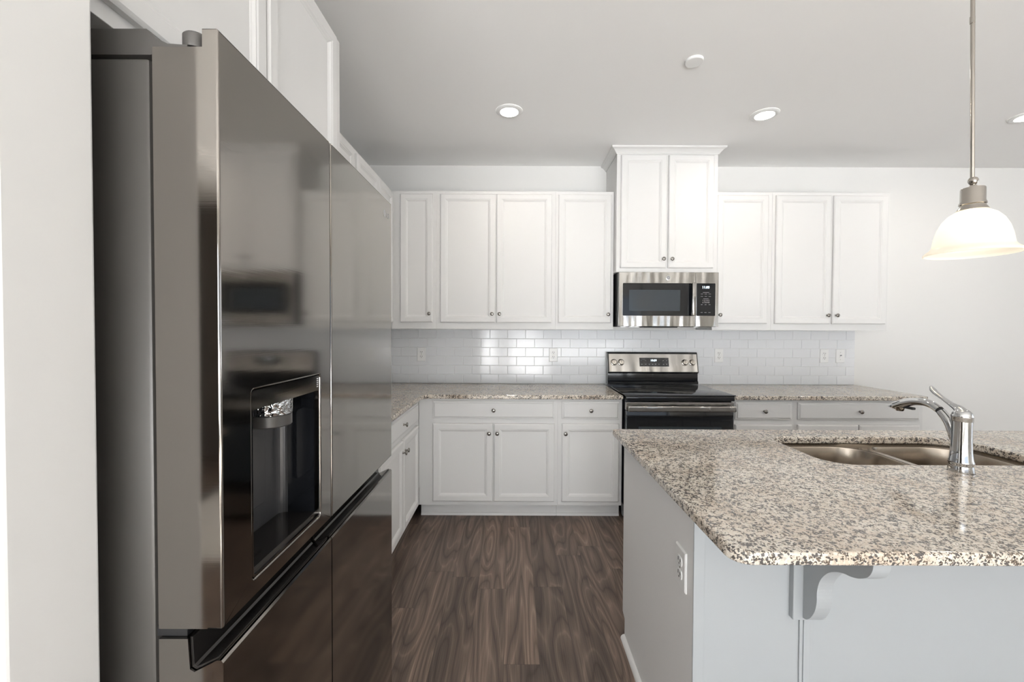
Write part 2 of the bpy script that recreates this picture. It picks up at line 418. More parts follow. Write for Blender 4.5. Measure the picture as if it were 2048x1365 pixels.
def cabinet(name, label, cat, loc, rot, wd, z0, ht, depth, doors=(), drawers=(), toe=0.0, group=None, m=None, knobs=True, sides=None):
    """local frame: face at y=0, body behind (+y), x along width. doors: (x0,x1,z0,z1,knob side) absolute z; drawers (x0,x1,z0,z1)"""
    m = m or M_cab
    r = thing(name, label, cat, loc, rot, group)
    bm = BM(); g = 0.0004
    if toe:
        prism(bm, [(0, toe), (0, ht), (depth, ht), (depth, 0.0), (0.075, 0.0), (0.075, toe)], 'x', g, wd - g)
    else:
        box(bm, g, wd - g, 0, depth, z0, z0 + ht, 0.0008, 1)
    obj('carcass', bm, m, r)
    if toe:
        bm = BM(); prism(bm, [(0.063, 0), (0.0745, 0), (0.0745, 0.02), (0.068, 0.018)], 'x', 0.001, wd - 0.001)
        prism(bm, [(0.070, 0.02), (0.0745, 0.02), (0.0745, toe - 0.001), (0.070, toe - 0.001)], 'x', 0.001, wd - 0.001)
        obj('toe_kick', bm, m, r)
    for d in doors:
        x0, x1, a, b, side = d
        o = obj('door', door_bm(x1 - x0, b - a), m, r, loc=(x0, 0, a))
        kx = 0.025 if side[0] == 'l' else (x1 - x0) - 0.025
        kz = 0.068 if side[1] == 'b' else (b - a) - 0.068
        obj('knob', KNOB, M_knob, o, loc=(kx, -0.020, kz))
    for x0, x1, a, b in drawers:
        o = obj('drawer', drawer_bm(x1 - x0, b - a), m, r, loc=(x0, 0, a))
        obj('knob', KNOB, M_knob, o, loc=((x1 - x0) / 2, -0.020, (b - a) / 2))
    return r

UB, UT = 1.386, 2.474          # uppers bottom, top
UD0, UD1 = 1.437, 2.448        # upper doors
YU = D - 0.305                 # upper face plane
def rel(x0, lst): return [(a - x0, b - x0) + tuple(c) for a, b, *c in lst]
# uppers, back wall
xs = [-0.973, -0.623, 0.322, 0.782]
cabinet('wall_cabinet', 'narrow one-door white wall cabinet in the left corner of the back wall', 'cabinet', (xs[0], YU, 0), 0, xs[1]-xs[0], UB, UT-UB, 0.304,
        rel(xs[0], [(-0.904, -0.647, UD0, UD1, 'rb')]))
cabinet('wall_cabinet', 'two-door white wall cabinet on the back wall, left of the stove', 'cabinet', (xs[1], YU, 0), 0, xs[2]-xs[1], UB, UT-UB, 0.304,
        rel(xs[1], [(-0.588, -0.153, UD0, UD1, 'rb'), (-0.145, 0.292, UD0, UD1, 'lb')]))
cabinet('wall_cabinet', 'one-door white wall cabinet touching the left side of the microwave', 'cabinet', (xs[2], YU, 0), 0, xs[3]-xs[2], UB, UT-UB, 0.304,
        rel(xs[2], [(0.343, 0.760, UD0, UD1, 'rb')]))
xr = [1.566, 2.032, 2.955]
cabinet('wall_cabinet', 'one-door white wall cabinet touching the right side of the microwave', 'cabinet', (xr[0], YU, 0), 0, xr[1]-xr[0], UB, UT-UB, 0.304,
        rel(xr[0], [(1.590, 1.996, UD0, UD1, 'lb')]))
cabinet('wall_cabinet', 'two-door white wall cabinet at the right end of the back wall', 'cabinet', (xr[1], YU, 0), 0, xr[2]-xr[1], UB, UT-UB, 0.304,
        rel(xr[1], [(2.056, 2.490, UD0, UD1, 'rb'), (2.510, 2.930, UD0, UD1, 'lb')]))
# tall cabinet over the microwave
YT = D - 0.38
tc_ = cabinet('wall_cabinet', 'tall two-door white cabinet with crown moulding above the microwave', 'cabinet', (0.784, YT, 0), 0, 0.780, 1.832, 0.93, 0.379,
        rel(0.784, [(0.815, 1.166, 1.862, 2.728, 'rb'), (1.181, 1.530, 1.862, 2.728, 'lb')]))
bm = BM(); loops = []
for out, z in [(0.001, 2.738), (0.006, 2.738), (0.008, 2.745), (0.012, 2.748), (0.018, 2.756), (0.030, 2.768), (0.042, 2.774), (0.046, 2.777), (0.048, 2.789), (0.001, 2.789)]:
    loops.append([bm.verts.new(p) for p in ((0.784-out, D-0.001, z), (0.784-out, YT-out, z), (1.564+out, YT-out, z), (1.564+out, D-0.001, z))])
for A, B in zip(loops, loops[1:]):
    for i in range(3): bm.faces.new((A[i], A[i+1], B[i+1], B[i]))
obj('crown_moulding', bm, M_cab, tc_, world=True)
# uppers, left wall (facing +x)
XL = -0.974
cabinet('wall_cabinet', 'two-door white wall cabinet on the left wall nearest the corner', 'cabinet', (XL, 2.575, 0), R(90), 0.797, UB, UT-UB, 0.325,
        [(0.022, 0.425, UD0, UD1, 'rb'), (0.437, 0.780, UD0, UD1, 'lb')])
cabinet('wall_cabinet', 'white wall cabinet on the left wall just behind the fridge surround', 'cabinet', (XL, 1.645, 0), R(90), 0.928, UB, UT-UB, 0.325,
        [(0.022, 0.458, UD0, UD1, 'rb'), (0.466, 0.908, UD0, UD1, 'lb')])
# over the fridge
XF = -0.672
fc = cabinet('fridge_cabinet', 'deep two-door white cabinet above the fridge', 'cabinet', (XF, 0.625, 0), R(90), 0.99, 1.885, UT-1.885, 0.627,
        [(0.055, 0.507, 1.915, 2.452, 'rb'), (0.515, 0.950, 1.915, 2.452, 'lb')])
bm = BM(); box(bm, -1.299, XF, 1.617, 1.640, 0, UT); tag(obj('fridge_end_panel', bm, M_cab), 'tall white side panel between fridge and left counter', 'panel')

# base cabinets
YB = D - 0.61; BT = 0.883
zd0, zd1, zw0, zw1 = 0.136, 0.703, 0.739, 0.865
cabinet('base_cabinet', 'white base cabinet with one wide drawer over two doors, left of the stove', 'cabinet', (-0.69, YB, 0), 0, 1.007, 0, BT, 0.609,
        rel(-0.69, [(-0.588, -0.155, zd0, zd1, 'rt'), (-0.146, 0.292, zd0, zd1, 'lt')]), rel(-0.69, [(-0.588, 0.292, zw0, zw1)]), toe=0.105)
cabinet('base_cabinet', 'narrow white base cabinet with one drawer and one door beside the stove on its left', 'cabinet', (0.317, YB, 0), 0, 0.465, 0, BT, 0.609,
        rel(0.317, [(0.345, 0.760, zd0, zd1, 'lt')]), rel(0.317, [(0.345, 0.760, zw0, zw1)]), toe=0.105)
cabinet('base_cabinet', 'narrow white base cabinet with one drawer just right of the stove', 'cabinet', (1.566, YB, 0), 0, 0.462, 0, BT, 0.609,
        rel(1.566, [(1.597, 2.006, zd0, zd1, 'lt')]), rel(1.566, [(1.597, 2.006, zw0, zw1)]), toe=0.105)
cabinet('base_cabinet', 'wide white base cabinet with a wide drawer at the right end, behind the faucet', 'cabinet', (2.028, YB, 0), 0, 0.932, 0, BT, 0.609,
        rel(2.028, [(2.049, 2.484, zd0, zd1, 'rt'), (2.492, 2.928, zd0, zd1, 'lt')]), rel(2.028, [(2.049, 2.928, zw0, zw1)]), toe=0.105)
cabinet('base_cabinet', 'white base cabinet with two doors on the left wall, in the corner past the fridge', 'cabinet', (-0.692, 2.13, 0), R(90), 0.938, 0, BT, 0.605,
        [(0.025, 0.450, zd0, zd1, 'rt'), (0.458, 0.860, zd0, zd1, 'lt')], [(0.025, 0.860, zw0, zw1)], toe=0.105)
cabinet('base_cabinet', 'one-door white base cabinet on the left wall directly behind the fridge', 'cabinet', (-0.692, 1.642, 0), R(90), 0.487, 0, BT, 0.605,
        [(0.02, 0.465, zd0, zd1, 'lt')], [(0.02, 0.465, zw0, zw1)], toe=0.105)

# ------------------------------------------------------------------ countertops
def slab(name, outer, holes, bev=0.006):
    bm = BM(); plate(bm, outer, holes, lambda u, v, t_: (u, v, t_), 0.884, 0.914, bev, 5)
    return obj(name, bm, M_granite)
YC = D - 0.648; XC = -0.655
o = slab('countertop', [(LW + 0.002, 1.642), (XC, 1.642), (XC, YC - 0.035), (XC + 0.012, YC - 0.012), (XC + 0.035, YC), (0.779, YC), (0.779, D - 0.001), (LW + 0.002, D - 0.001)], [])
tag(o, 'speckled granite L-shaped countertop left of the stove', 'countertop')
o = slab('countertop', [(1.567, YC), (2.96, YC), (2.975, YC + 0.015), (2.975, D - 0.001), (1.567, D - 0.001)], [])
tag(o, 'speckled granite countertop on the back wall, right of the stove', 'countertop')

# ------------------------------------------------------------------ backsplash
def backsplash(x0, x1, z0, z1, yf, root, side=None):
    """tiles on the back wall between x0..x1"""
    bm = BM(); pw, ph, g = 0.1540, 0.0775, 0.0011
    if side is None: f = lambda u, y, z: (u, y, z)
    row = 0; z = z0
    while z < z1 - 0.004:
        zt = min(z + ph, z1)
        u = root + (0 if row % 2 == 0 else -pw / 2)
        u -= math.ceil((u - x0) / pw) * pw
        while u < x1:
            a, b = max(u, x0) + g, min(u + pw, x1) - g
            if b - a > 0.006:
                tx, tz = random.gauss(0, 0.0012), random.gauss(0, 0.0018)
                e = 0.0020; zz0, zz1 = z + g, zt - g
                if zz1 - zz0 > 0.006:
                    L0 = [(a, zz0), (b, zz0), (b, zz1), (a, zz1)]
                    L1 = [(a+e, zz0+e), (b-e, zz0+e), (b-e, zz1-e), (a+e, zz1-e)]
                    cx, cz = (a+b)/2, (zz0+zz1)/2
                    V = []
                    for L, dy in ((L0, -0.0008), (L0, -0.0020), (L1, -0.0040)):
                        V.append([bm.verts.new((p[0], yf + dy + (((p[0]-cx)*tx + (p[1]-cz)*tz) if dy < -0.001 else 0), p[1])) for p in L])
                    for A, B in zip(V, V[1:]):
                        for i in range(4): bm.faces.new((A[i], A[(i+1) % 4], B[(i+1) % 4], B[i]))
                    bm.faces.new(V[-1])
            u += pw
        z += ph; row += 1
    return bm
bs = thing('tile_backsplash', 'white glazed subway tile backsplash along the back wall above the counters', 'backsplash', (0.8, D - 0.001, 0.915))
bm = BM(); box(bm, LW + 0.010, 2.945, D - 0.0045, D - 0.0005, 0.915, 1.385); obj('grout', bm, M_grout, bs, world=True)
YS = D - 0.0035
bm = backsplash(LW + 0.012, 2.944, 0.916, 1.384, YS, 2.944); obj('tiles', bm, M_tile, bs, world=True, recalc=True)
bs2 = thing('tile_backsplash', 'white subway tile backsplash on the left wall by the fridge', 'backsplash', (LW + 0.001, 2.6, 0.915))
bm = backsplash(1.66, D - 0.012, 0.916, 1.384, -(LW + 0.0035), 1.66)
for v in bm.verts: v.co = (-v.co.y, v.co.x, v.co.z)
obj('tiles', bm, M_tile, bs2, world=True)
bm = BM(); box(bm, LW + 0.0005, LW + 0.0045, 1.65, D - 0.006, 0.915, 1.385); obj('grout', bm, M_grout, bs2, world=True)

# ------------------------------------------------------------------ outlets
def outlet(label, group=None, kind='outlet'):
    r = thing('electrical_outlet' if kind == 'outlet' else 'light_switch', label, 'outlet' if kind == 'outlet' else 'switch', (0, 0, 0), 0, group)
    obj('cover_plate', ring_mesh(0.074, 0.118, [(0, 0), (0, -0.003), (0.003, -0.006), (0.0035, -0.0062)]), M_plastic, r, loc=(-0.037, 0, -0.059))
    if kind == 'outlet':
        for s in (-1, 1):
            b = BM(); lathe(b, [(0.0175, -0.006), (0.0175, -0.0078), (0.0165, -0.0085)], axis='y', n=24)
            for v in b.verts: v.co.z = max(-0.0135, min(0.0135, v.co.z))
            f = obj('receptacle', b, M_plastic, r, loc=(0, 0, s * 0.0195))
            b = BM(); box(b, -0.0085, -0.0055, -0.0092, -0.0084, -0.001, 0.009); box(b, 0.0055, 0.0085, -0.0092, -0.0084, -0.001, 0.008)
            lathe(b, [(0.0028, -0.0084), (0.0028, -0.0092)], center=(0, 0, -0.0075), axis='y', n=10)
            obj('slots', b, M_dark, f)
        b = BM(); lathe(b, [(0.003, -0.006), (0.002, -0.0075)], axis='y', n=10); obj('screw', b, M_nickel, r)
    else:
        b = BM(); box(b, -0.006, 0.006, -0.0095, -0.006, -0.013, 0.013, 0.001); obj('switch_slot', b, M_plastic, r)
        b = BM(); prism(b, [(-0.006, -0.002), (-0.018, 0.006), (-0.018, 0.011), (-0.006, 0.008)], 'x', -0.0045, 0.0045); obj('toggle', b, M_grey, r)
        for z in (-0.03, 0.03):
            b = BM(); lathe(b, [(0.003, -0.006), (0.002, -0.0075)], axis='y', n=10); obj('screw', b, M_nickel, r, loc=(0, 0, z))
    return r
YO = YS - 0.0044
o0 = outlet('white duplex outlet on the backsplash nearest the fridge'); o0.location = (-0.803, YO, 1.165)
for x, lb in ((0.337, 'white duplex outlet on the backsplash just left of the stove'), (1.766, 'white duplex outlet on the backsplash just right of the stove'),
              (2.677, 'white duplex outlet on the backsplash right end, next to the switch')):
    c_ = copy_tree(o0); c_.location = (x, YO, 1.165); c_['label'] = lb
sw = outlet('white toggle switch plate at the right end of the tile backsplash', kind='switch'); sw.location = (2.815, YO, 1.165)

# ------------------------------------------------------------------ refrigerator (front faces +x)
FX = -0.452; Y0, YM, Y1 = 0.653, 1.047, 1.561; ZT = 1.84
fr_ = thing('refrigerator', 'large dark stainless refrigerator with water dispenser and four doors on the left', 'refrigerator', (-0.85, 1.107, 0))
bm = BM(); box(bm, -1.24, -0.560, Y0 + 0.004, Y1 - 0.004, 0.02, 1.798, 0.006); obj('body', bm, M_fside, fr_, world=True, smooth=30)
bm = BM(); prism(bm, [(-1.24, 1.801), (-0.5565, 1.801), (-0.530, 1.806), (-0.500, 1.811), (-0.500, 1.816), (-0.530, 1.818), (-0.548, 1.826), (-0.556, 1.836), (-0.562, 1.840), (-1.24, 1.840)], 'y', Y0 + 0.002, Y0 + 0.09)
obj('hinge_cover', bm, M_fside, fr_, world=True)
bm = BM(); prism(bm, [(-1.24, 1.801), (-0.5565, 1.801), (-0.530, 1.806), (-0.500, 1.811), (-0.500, 1.816), (-0.530, 1.818), (-0.548, 1.826), (-0.556, 1.836), (-0.562, 1.840), (-1.24, 1.840)], 'y', Y1 - 0.09, Y1 - 0.002)
obj('hinge_cover', bm, M_fside, fr_, world=True)
for yy in (Y0 + 0.022, Y1 - 0.022):
    bm = BM(); lathe(bm, [(0.011, 1.811), (0.011, 1.8175), (0.0175, 1.818), (0.0185, 1.822), (0.0185, 1.838), (0.0165, 1.8405)], center=(-0.500, yy, 0), n=24)
    obj('hinge_cap', bm, M_fside, fr_, world=True, smooth=35)
DZ0, DZ1, DY0, DY1 = 0.947, 1.278, 0.730, 0.988
def fdoor(ya, yb, z0, z1, hole=None, zrear=None):
    bm = BM(); fn = lambda u, v, t_: (t_, u, v)
    hl = [hole] if hole else []
    plate(bm, rrect(ya, yb, z0, z1, 0.002, 2), hl, fn, FX - 0.024, FX, 0.0035, 5, True)
    plate(bm, [(ya, z0), (yb, z0), (yb, zrear or z1), (ya, zrear or z1)], hl, fn, FX - 0.100, FX - 0.0240, 0.0)
    return bm
hole = rrect(DY0, DY1, DZ0, DZ1, 0.007, 4)
ld = obj('upper_door', fdoor(Y0, YM - 0.003, 0.916, ZT, hole, 1.812), M_fridge, fr_, world=True, label='upper left door with the water dispenser')
rd = obj('upper_door', fdoor(YM + 0.003, Y1, 0.916, ZT, None, 1.812), M_fridge, fr_, world=True, label='upper right door')
def lower(ya, yb, name, lab):
    bm = BM(); prof = [(FX - 0.10, 0.06), (FX - 0.003, 0.06), (FX, 0.064), (FX, 0.862), (FX - 0.003, 0.866), (FX - 0.010, 0.866), (FX - 0.045, 0.848), (FX - 0.052, 0.852), (FX - 0.055, 0.90), (FX - 0.10, 0.90)]
    prism(bm, prof, 'y', ya, yb)
    o = obj(name, bm, M_fridge, fr_, world=True, label=lab)
    bm = BM(); prism(bm, [(FX - 0.0095, 0.8668), (FX - 0.0445, 0.8492), (FX - 0.0515, 0.8535), (FX - 0.0540, 0.901), (FX - 0.050, 0.901), (FX - 0.0475, 0.857), (FX - 0.044, 0.8535), (FX - 0.0100, 0.8695)], 'y', ya + 0.004, yb - 0.004)
    obj('pocket_handle', bm, M_fpocket, o, world=True)
    return o
lower(Y0, YM - 0.002, 'lower_door', 'lower left door'); lower(YM + 0.002, Y1, 'lower_door', 'lower right door')
bm = BM(); box(bm, -1.2, FX - 0.07, Y0 + 0.02, Y1 - 0.02, 0.0, 0.05); obj('base_grille', bm, M_blackm, fr_, world=True)
bm = BM(); box(bm, -0.559, FX - 0.060, Y0 + 0.006, Y1 - 0.006, 0.9005, 0.9165); obj('door_gasket', bm, M_blackm, fr_, world=True)
# dispenser
e = 0.0015
bm = BM(); fn = lambda u, v, t_: (t_, u, v)
plate(bm, rrect(DY0+e, DY1-e, DZ0+e, DZ1-e, 0.006, 4), [rrect(DY0+0.005, DY1-0.005, DZ0+0.004, DZ1-0.036, 0.006, 4)], fn, FX - 0.012, FX - 0.002)
disp = obj('dispenser', bm, M_fridge, fr_, world=True, label='recessed water and ice dispenser')
bm = BM()
box(bm, FX - 0.095, FX - 0.012, DY0+e, DY0+0.004, DZ0+e, DZ1-e)      # near side
box(bm, FX - 0.095, FX - 0.012, DY1-0.004, DY1-e, DZ0+e, DZ1-e)
box(bm, FX - 0.095, FX - 0.012, DY0+0.004, DY1-0.004, DZ1-0.012, DZ1-e)
obj('alcove', bm, M_black, disp, world=True)
bm = BM(); fr2 = 0.020
pts_ = [(FX - 0.098, DY0+e), (FX - 0.095, DY0+e)] + [(FX - 0.095 + fr2 - fr2*math.cos(R(a)), DY1 - 0.0042 - fr2 + fr2*math.sin(R(a))) for a in range(0, 91, 15)] + [(FX - 0.098, DY1 - 0.0042)]
prism(bm, pts_, 'z', DZ0+e, DZ1-0.0125); obj('alcove_back', bm, M_fback, disp, world=True)
bm = BM(); box(bm, FX - 0.093, FX - 0.012, DY0+0.0045, DY1-0.0045, DZ0+0.002, DZ0+0.010, 0.001); obj('drip_tray', bm, M_fpocket, disp, world=True)
bm = BM(); plate(bm, rrect(0.82, 0.918, 1.008, 1.183, 0.012, 5), [], lambda u, v, t_: (t_, u, v), FX-0.0945, FX-0.088, 0.0015, 2, True); obj('paddle', bm, M_fback, disp, world=True)
bm = BM(); lathe(bm, [(0.040, 1.186), (0.042, 1.188), (0.042, 1.208), (0.040, 1.210)], center=(FX - 0.052, 0.872, 0), n=32); obj('nozzle_ring', bm, M_fside, disp, world=True, smooth=35)
bm = BM(); lathe(bm, [(0.0425, 1.2105), (0.043, 1.2115), (0.043, 1.264), (0.03, 1.265)], center=(FX - 0.052, 0.872, 0), n=32); obj('nozzle_housing', bm, M_foil, disp, world=True, smooth=35, label='nozzle housing wrapped in crinkled clear film')
bm = BM(); lathe(bm, [(0.007, 1.180), (0.008, 1.188)], center=(FX - 0.047, 0.872, 0), n=16); obj('spout', bm, M_plastic, disp, world=True)
bm = BM()
for k in range(5): box(bm, FX - 0.030, FX - 0.0285, DY0 + 0.012, DY0 + 0.034, 1.205 + k*0.008, 1.208 + k*0.008)
box(bm, FX - 0.034, FX - 0.030, DY0 + 0.0045, DY0 + 0.045, 1.19, 1.262)
obj('vent_grille', bm, M_blackm, disp, world=True)
bm = BM()
for k in range(5): box(bm, FX - 0.0019, FX - 0.0016, 0.974, 0.981, 1.250 + k*0.0045, 1.2525 + k*0.0045)
obj('printed_marks', bm, M_label, disp, world=True)
# round emblem with two letters
bm = BM(); lathe(bm, [(0.0125, 0.0001), (0.0125, 0.0007)], center=(FX, 1.480, 1.785), axis='x', n=28)
em = obj('emblem', bm, M_label, rd, world=True)
bm = BM(); box(bm, FX+0.0007, FX+0.001, 1.4795, 1.4810, 1.779, 1.791); box(bm, FX+0.0007, FX+0.001, 1.4795, 1.4855, 1.779, 1.7803)
lathe(bm, [(0.0014, 0.0007), (0.0014, 0.001)], center=(FX, 1.4755, 1.789), axis='x', n=10)
obj('emblem_face', bm, M_grey, em, world=True)
text_mesh('emblem_letters', 'LG', 0.026, M_label, rd, (FX + 0.0006, 1.516, 1.785), (R(90), 0, R(90)))

# ------------------------------------------------------------------ range
rg = thing('electric_range', 'freestanding stainless and black electric stove on the back wall', 'stove', (1.17, 3.33, 0))
RX0, RX1 = 0.789, 1.557; RY = 3.0
bm = BM(); box(bm, RX0 + 0.002, RX1 - 0.002, RY + 0.035, D - 0.02, 0.03, 0.898); obj('body', bm, M_black, rg, world=True)
for x in (RX0 + 0.03, RX1 - 0.06):
    for y in (RY + 0.07, D - 0.08):
        bm = BM(); lathe(bm, [(0.016, 0.0), (0.016, 0.03)], center=(x + 0.015, y, 0), n=12); obj('foot', bm, M_blackm, rg, world=True)
bm = BM(); box(bm, RX0 - 0.006, RX1 + 0.006, RY - 0.015, D - 0.085, 0.9155, 0.925, 0.003); box(bm, RX0 + 0.001, RX1 - 0.001, RY - 0.013, RY + 0.034, 0.882, 0.915, 0.004)
obj('cooktop', bm, M_black, rg, world=True, smooth=35)
# backguard
bm = BM(); prism(bm, [(D-0.018, 0.9255), (D-0.018, 1.185), (D-0.030, 1.194), (D-0.060, 1.194), (D-0.068, 1.186), (D-0.104, 1.028), (D-0.100, 1.020), (D-0.086, 1.014), (D-0.088, 0.955), (D-0.10, 0.945), (D-0.10, 0.9255)], 'x', RX0 + 0.001, RX1 - 0.004)
bgd = obj('backguard', bm, M_black, rg, world=True)
n_ = Vector((0, -(1.186-1.028), -(0.104-0.068))).normalized()   # outward normal of slanted face (towards -y, slightly up handled below)
ang = math.atan2(0.036, 0.158)
def slant(u0, u1, s0, s1, t0, t1, bm, bev=0.0):
    """box on the slanted face: u=x, s=distance up the face from z=1.028, t=height off it"""
    Mx = Matrix.Translation((0, D - 0.104, 1.028)) @ Matrix.Rotation(-ang, 4, 'X')
    b = BM(); box(b, u0, u1, -t1, -t0, s0, s1, bev)
    b.transform(Mx); me = bpy.data.meshes.new('x'); b.to_mesh(me); b.free(); bm.from_mesh(me); bpy.data.meshes.remove(me)
bm = BM(); slant(RX0 + 0.012, RX1 - 0.012, 0.003, 0.154, 0.0003, 0.003, bm); cp = obj('control_panel', bm, M_steel, rg, world=True)
bm = BM(); slant(1.058, 1.306, 0.048, 0.122, 0.0031, 0.0045, bm, 0.0005); ds = obj('display', bm, M_black, rg, world=True)
def on_slant(x, s, t): 
    return Matrix.Translation((0, D - 0.104, 1.028)) @ Matrix.Rotation(-ang, 4, 'X') @ Vector((x, -t, s))
text_mesh('clock_digits', '10:59', 0.024, M_digit, ds, on_slant(1.178, 0.099, 0.0047), (R(90) - ang, 0, 0))
bm = BM()
for (x, s, w_) in ((1.075, 0.111, 0.03), (1.27, 0.111, 0.035), (1.285, 0.052, 0.025)): slant(x, x + w_, s, s + 0.0015, 0.0046, 0.0048, bm)
for x in (1.075, 1.108, 1.258, 1.287): slant(x - 0.005, x + 0.006, 0.0965, 0.0995, 0.0046, 0.0048, bm)
for x in (1.078, 1.110, 1.142, 1.168, 1.193, 1.222, 1.260, 1.287): slant(x - 0.005, x + 0.005, 0.063, 0.070, 0.0046, 0.0048, bm)
obj('printed_buttons', bm, M_grey, ds, world=True)
for i, x in enumerate((0.842, 0.902, 1.442, 1.504)):
    b = BM(); lathe(b, [(0.026, 0.0), (0.026, -0.003), (0.022, -0.005)], axis='y', n=24)
    lathe(b, [(0.0215, -0.0045), (0.0205, -0.020), (0.018, -0.023), (0.001, -0.0232)], axis='y', n=28)
    box(b, -0.0045, 0.0045, -0.029, -0.022, -0.019, 0.019, 0.0015)
    k_ = obj('knob', b, M_nickel, rg, smooth=35); k_.location = on_slant(x, 0.082, 0.003) - origin(rg); k_.rotation_euler = (-ang, 0, 0)
    b = BM(); lathe(b, [(0.0275, -0.0002), (0.0275, -0.0015)], axis='y', n=28); obj('dial_ring', b, M_blackm, k_)
# oven door
bm = BM(); box(bm, RX0 + 0.003, RX1 - 0.003, RY - 0.006, RY + 0.034, 0.215, 0.812, 0.004); od = obj('oven_door', bm, M_black, rg, world=True, smooth=35)
bm = BM(); box(bm, RX0 + 0.003, RX1 - 0.003, RY - 0.006, RY + 0.034, 0.813, 0.872, 0.003); obj('door_trim', bm, M_steel, od, world=True)
bm = BM(); box(bm, RX0 + 0.09, RX1 - 0.09, RY - 0.0075, RY - 0.0063, 0.30, 0.70, 0.0); obj('oven_window', bm, M_glass_dark, od, world=True)
bm = BM(); box(bm, RX0 + 0.006, RX1 - 0.006, RY - 0.052, RY - 0.034, 0.812, 0.852, 0.007, 3); box(bm, RX0 + 0.012, RX0 + 0.045, RY - 0.036, RY - 0.0062, 0.818, 0.846, 0.003); box(bm, RX1 - 0.045, RX1 - 0.012, RY - 0.036, RY - 0.0062, 0.818, 0.846, 0.003)
obj('handle', bm, M_steel, od, world=True, smooth=35)
bm = BM(); box(bm, RX0 + 0.003, RX1 - 0.003, RY - 0.004, RY + 0.034, 0.06, 0.208, 0.004); obj('storage_drawer', bm, M_steel, rg, world=True)

# ------------------------------------------------------------------ microwave
mw = thing('microwave', 'stainless over-the-range microwave with black window and digital clock', 'microwave', (1.18, 3.45, 1.404))
MX0, MX1, MY = 0.799, 1.549, 3.262; MZ0, MZ1 = 1.406, 1.830
MXR = 1.562
bm = BM(); box(bm, MX0, MXR, MY + 0.042, D - 0.007, MZ0 + 0.004, MZ1 - 0.001); obj('case', bm, M_blackm, mw, world=True)
SX = MX0 + 0.588
# door: steel frame around black glass
bm = BM(); fn = lambda u, v, t_: (u, t_, v)
plate(bm, rrect(MX0, SX - 0.001, MZ0 + 0.006, MZ1 - 0.003, 0.003, 2), [rrect(MX0 + 0.030, SX - 0.012, MZ0 + 0.088, MZ1 - 0.088, 0.008, 4)], fn, MY + 0.040, MY, 0.0015)
mdoor = obj('door', bm, M_steel, mw, world=True)
bm = BM(); box(bm, MX0 + 0.031, SX - 0.013, MY + 0.002, MY + 0.03, MZ0 + 0.089, MZ1 - 0.089); obj('glass', bm, M_black, mdoor, world=True)
bm = BM(); plate(bm, rrect(MX0 + 0.078, SX - 0.118, MZ0 + 0.124, MZ1 - 0.138, 0.004, 3), [], fn, MY + 0.0018, MY + 0.0008); obj('window', bm, M_glass_dark, mdoor, world=True)
bm = BM(); box(bm, SX - 0.040, SX - 0.009, MY - 0.040, MY - 0.022, MZ0 + 0.088, MZ1 - 0.086, 0.005, 3)
for z in (MZ0 + 0.092, MZ1 - 0.112): box(bm, SX - 0.034, SX - 0.015, MY - 0.026, MY - 0.0002, z, z + 0.02, 0.002)
obj('handle', bm, M_steel, mdoor, world=True, smooth=35)
bm = BM(); plate(bm, rrect(SX + 0.001, MXR, MZ0 + 0.006, MZ1 - 0.003, 0.003, 2), [rrect(SX + 0.008, MXR - 0.024, MZ0 + 0.088, MZ1 - 0.088, 0.006, 4)], fn, MY + 0.040, MY, 0.0015)
mp_ = obj('control_panel', bm, M_steel, mw, world=True)
bm = BM(); box(bm, SX + 0.009, MXR - 0.025, MY + 0.002, MY + 0.03, MZ0 + 0.089, MZ1 - 0.089); kp = obj('keypad', bm, M_black, mp_, world=True)
pcx = (SX + MXR - 0.016) / 2
text_mesh('clock_digits', '11:00', 0.026, M_digit, kp, (pcx - 0.002, MY + 0.0015, MZ1 - 0.118))
kt = '\n'.join(['COOK  TIME', 'POP  HEAT  MELT', '1   2   3   4   5', '6   7   8   9   0', 'START  OFF'])
bm = BM()
for r_ in range(2):
    for c2_ in range(3): box(bm, pcx - 0.040 + c2_*0.030, pcx - 0.022 + c2_*0.030, MY + 0.0014, MY + 0.0018, MZ1 - 0.170 - r_*0.018, MZ1 - 0.1675 - r_*0.018)
box(bm, pcx - 0.024, pcx + 0.024, MY + 0.0014, MY + 0.0018, MZ1 - 0.158, MZ1 - 0.155); box(bm, pcx - 0.02, pcx + 0.02, MY + 0.0014, MY + 0.0018, MZ1 - 0.2055, MZ1 - 0.203)
for c2_ in range(3): box(bm, pcx - 0.038 + c2_*0.030, pcx - 0.026 + c2_*0.030, MY + 0.0014, MY + 0.0018, MZ0 + 0.172, MZ0 + 0.176)
for c2_ in range(3): box(bm, pcx - 0.040 + c2_*0.030, pcx - 0.024 + c2_*0.030, MY + 0.0014, MY + 0.0018, MZ0 + 0.112, MZ0 + 0.115)
obj('printed_buttons', bm, M_grey, kp, world=True)
text_mesh('key_digits', '1 2 3 4 5', 0.0145, M_label, kp, (pcx, MY + 0.0016, MZ0 + 0.206))
text_mesh('key_digits', '6 7 8 9 0', 0.0145, M_label, kp, (pcx, MY + 0.0016, MZ0 + 0.190))
ex = 1.176; ez = MZ1 - 0.046
bm = BM(); lathe(bm, [(0.0175, 0), (0.0175, -0.0015), (0.015, -0.0020)], center=(ex, MY, ez), axis='y', n=28); em2 = obj('emblem', bm, M_chrome, mdoor, world=True)
bm = BM(); lathe(bm, [(0.0140, -0.0021), (0.0140, -0.0024)], center=(ex, MY, ez), axis='y', n=28); obj('emblem_disc', bm, M_grey, em2, world=True)
text_mesh('emblem_letters', 'ge', 0.017, M_label, em2, (ex, MY - 0.0026, ez + 0.001))
bm = BM(); box(bm, MX0 + 0.20, MX0 + 0.46, MY + 0.02, MY + 0.14, MZ0 - 0.004, MZ0 + 0.0038, 0.002); obj('vent_filter', bm, M_blackm, mw, world=True)
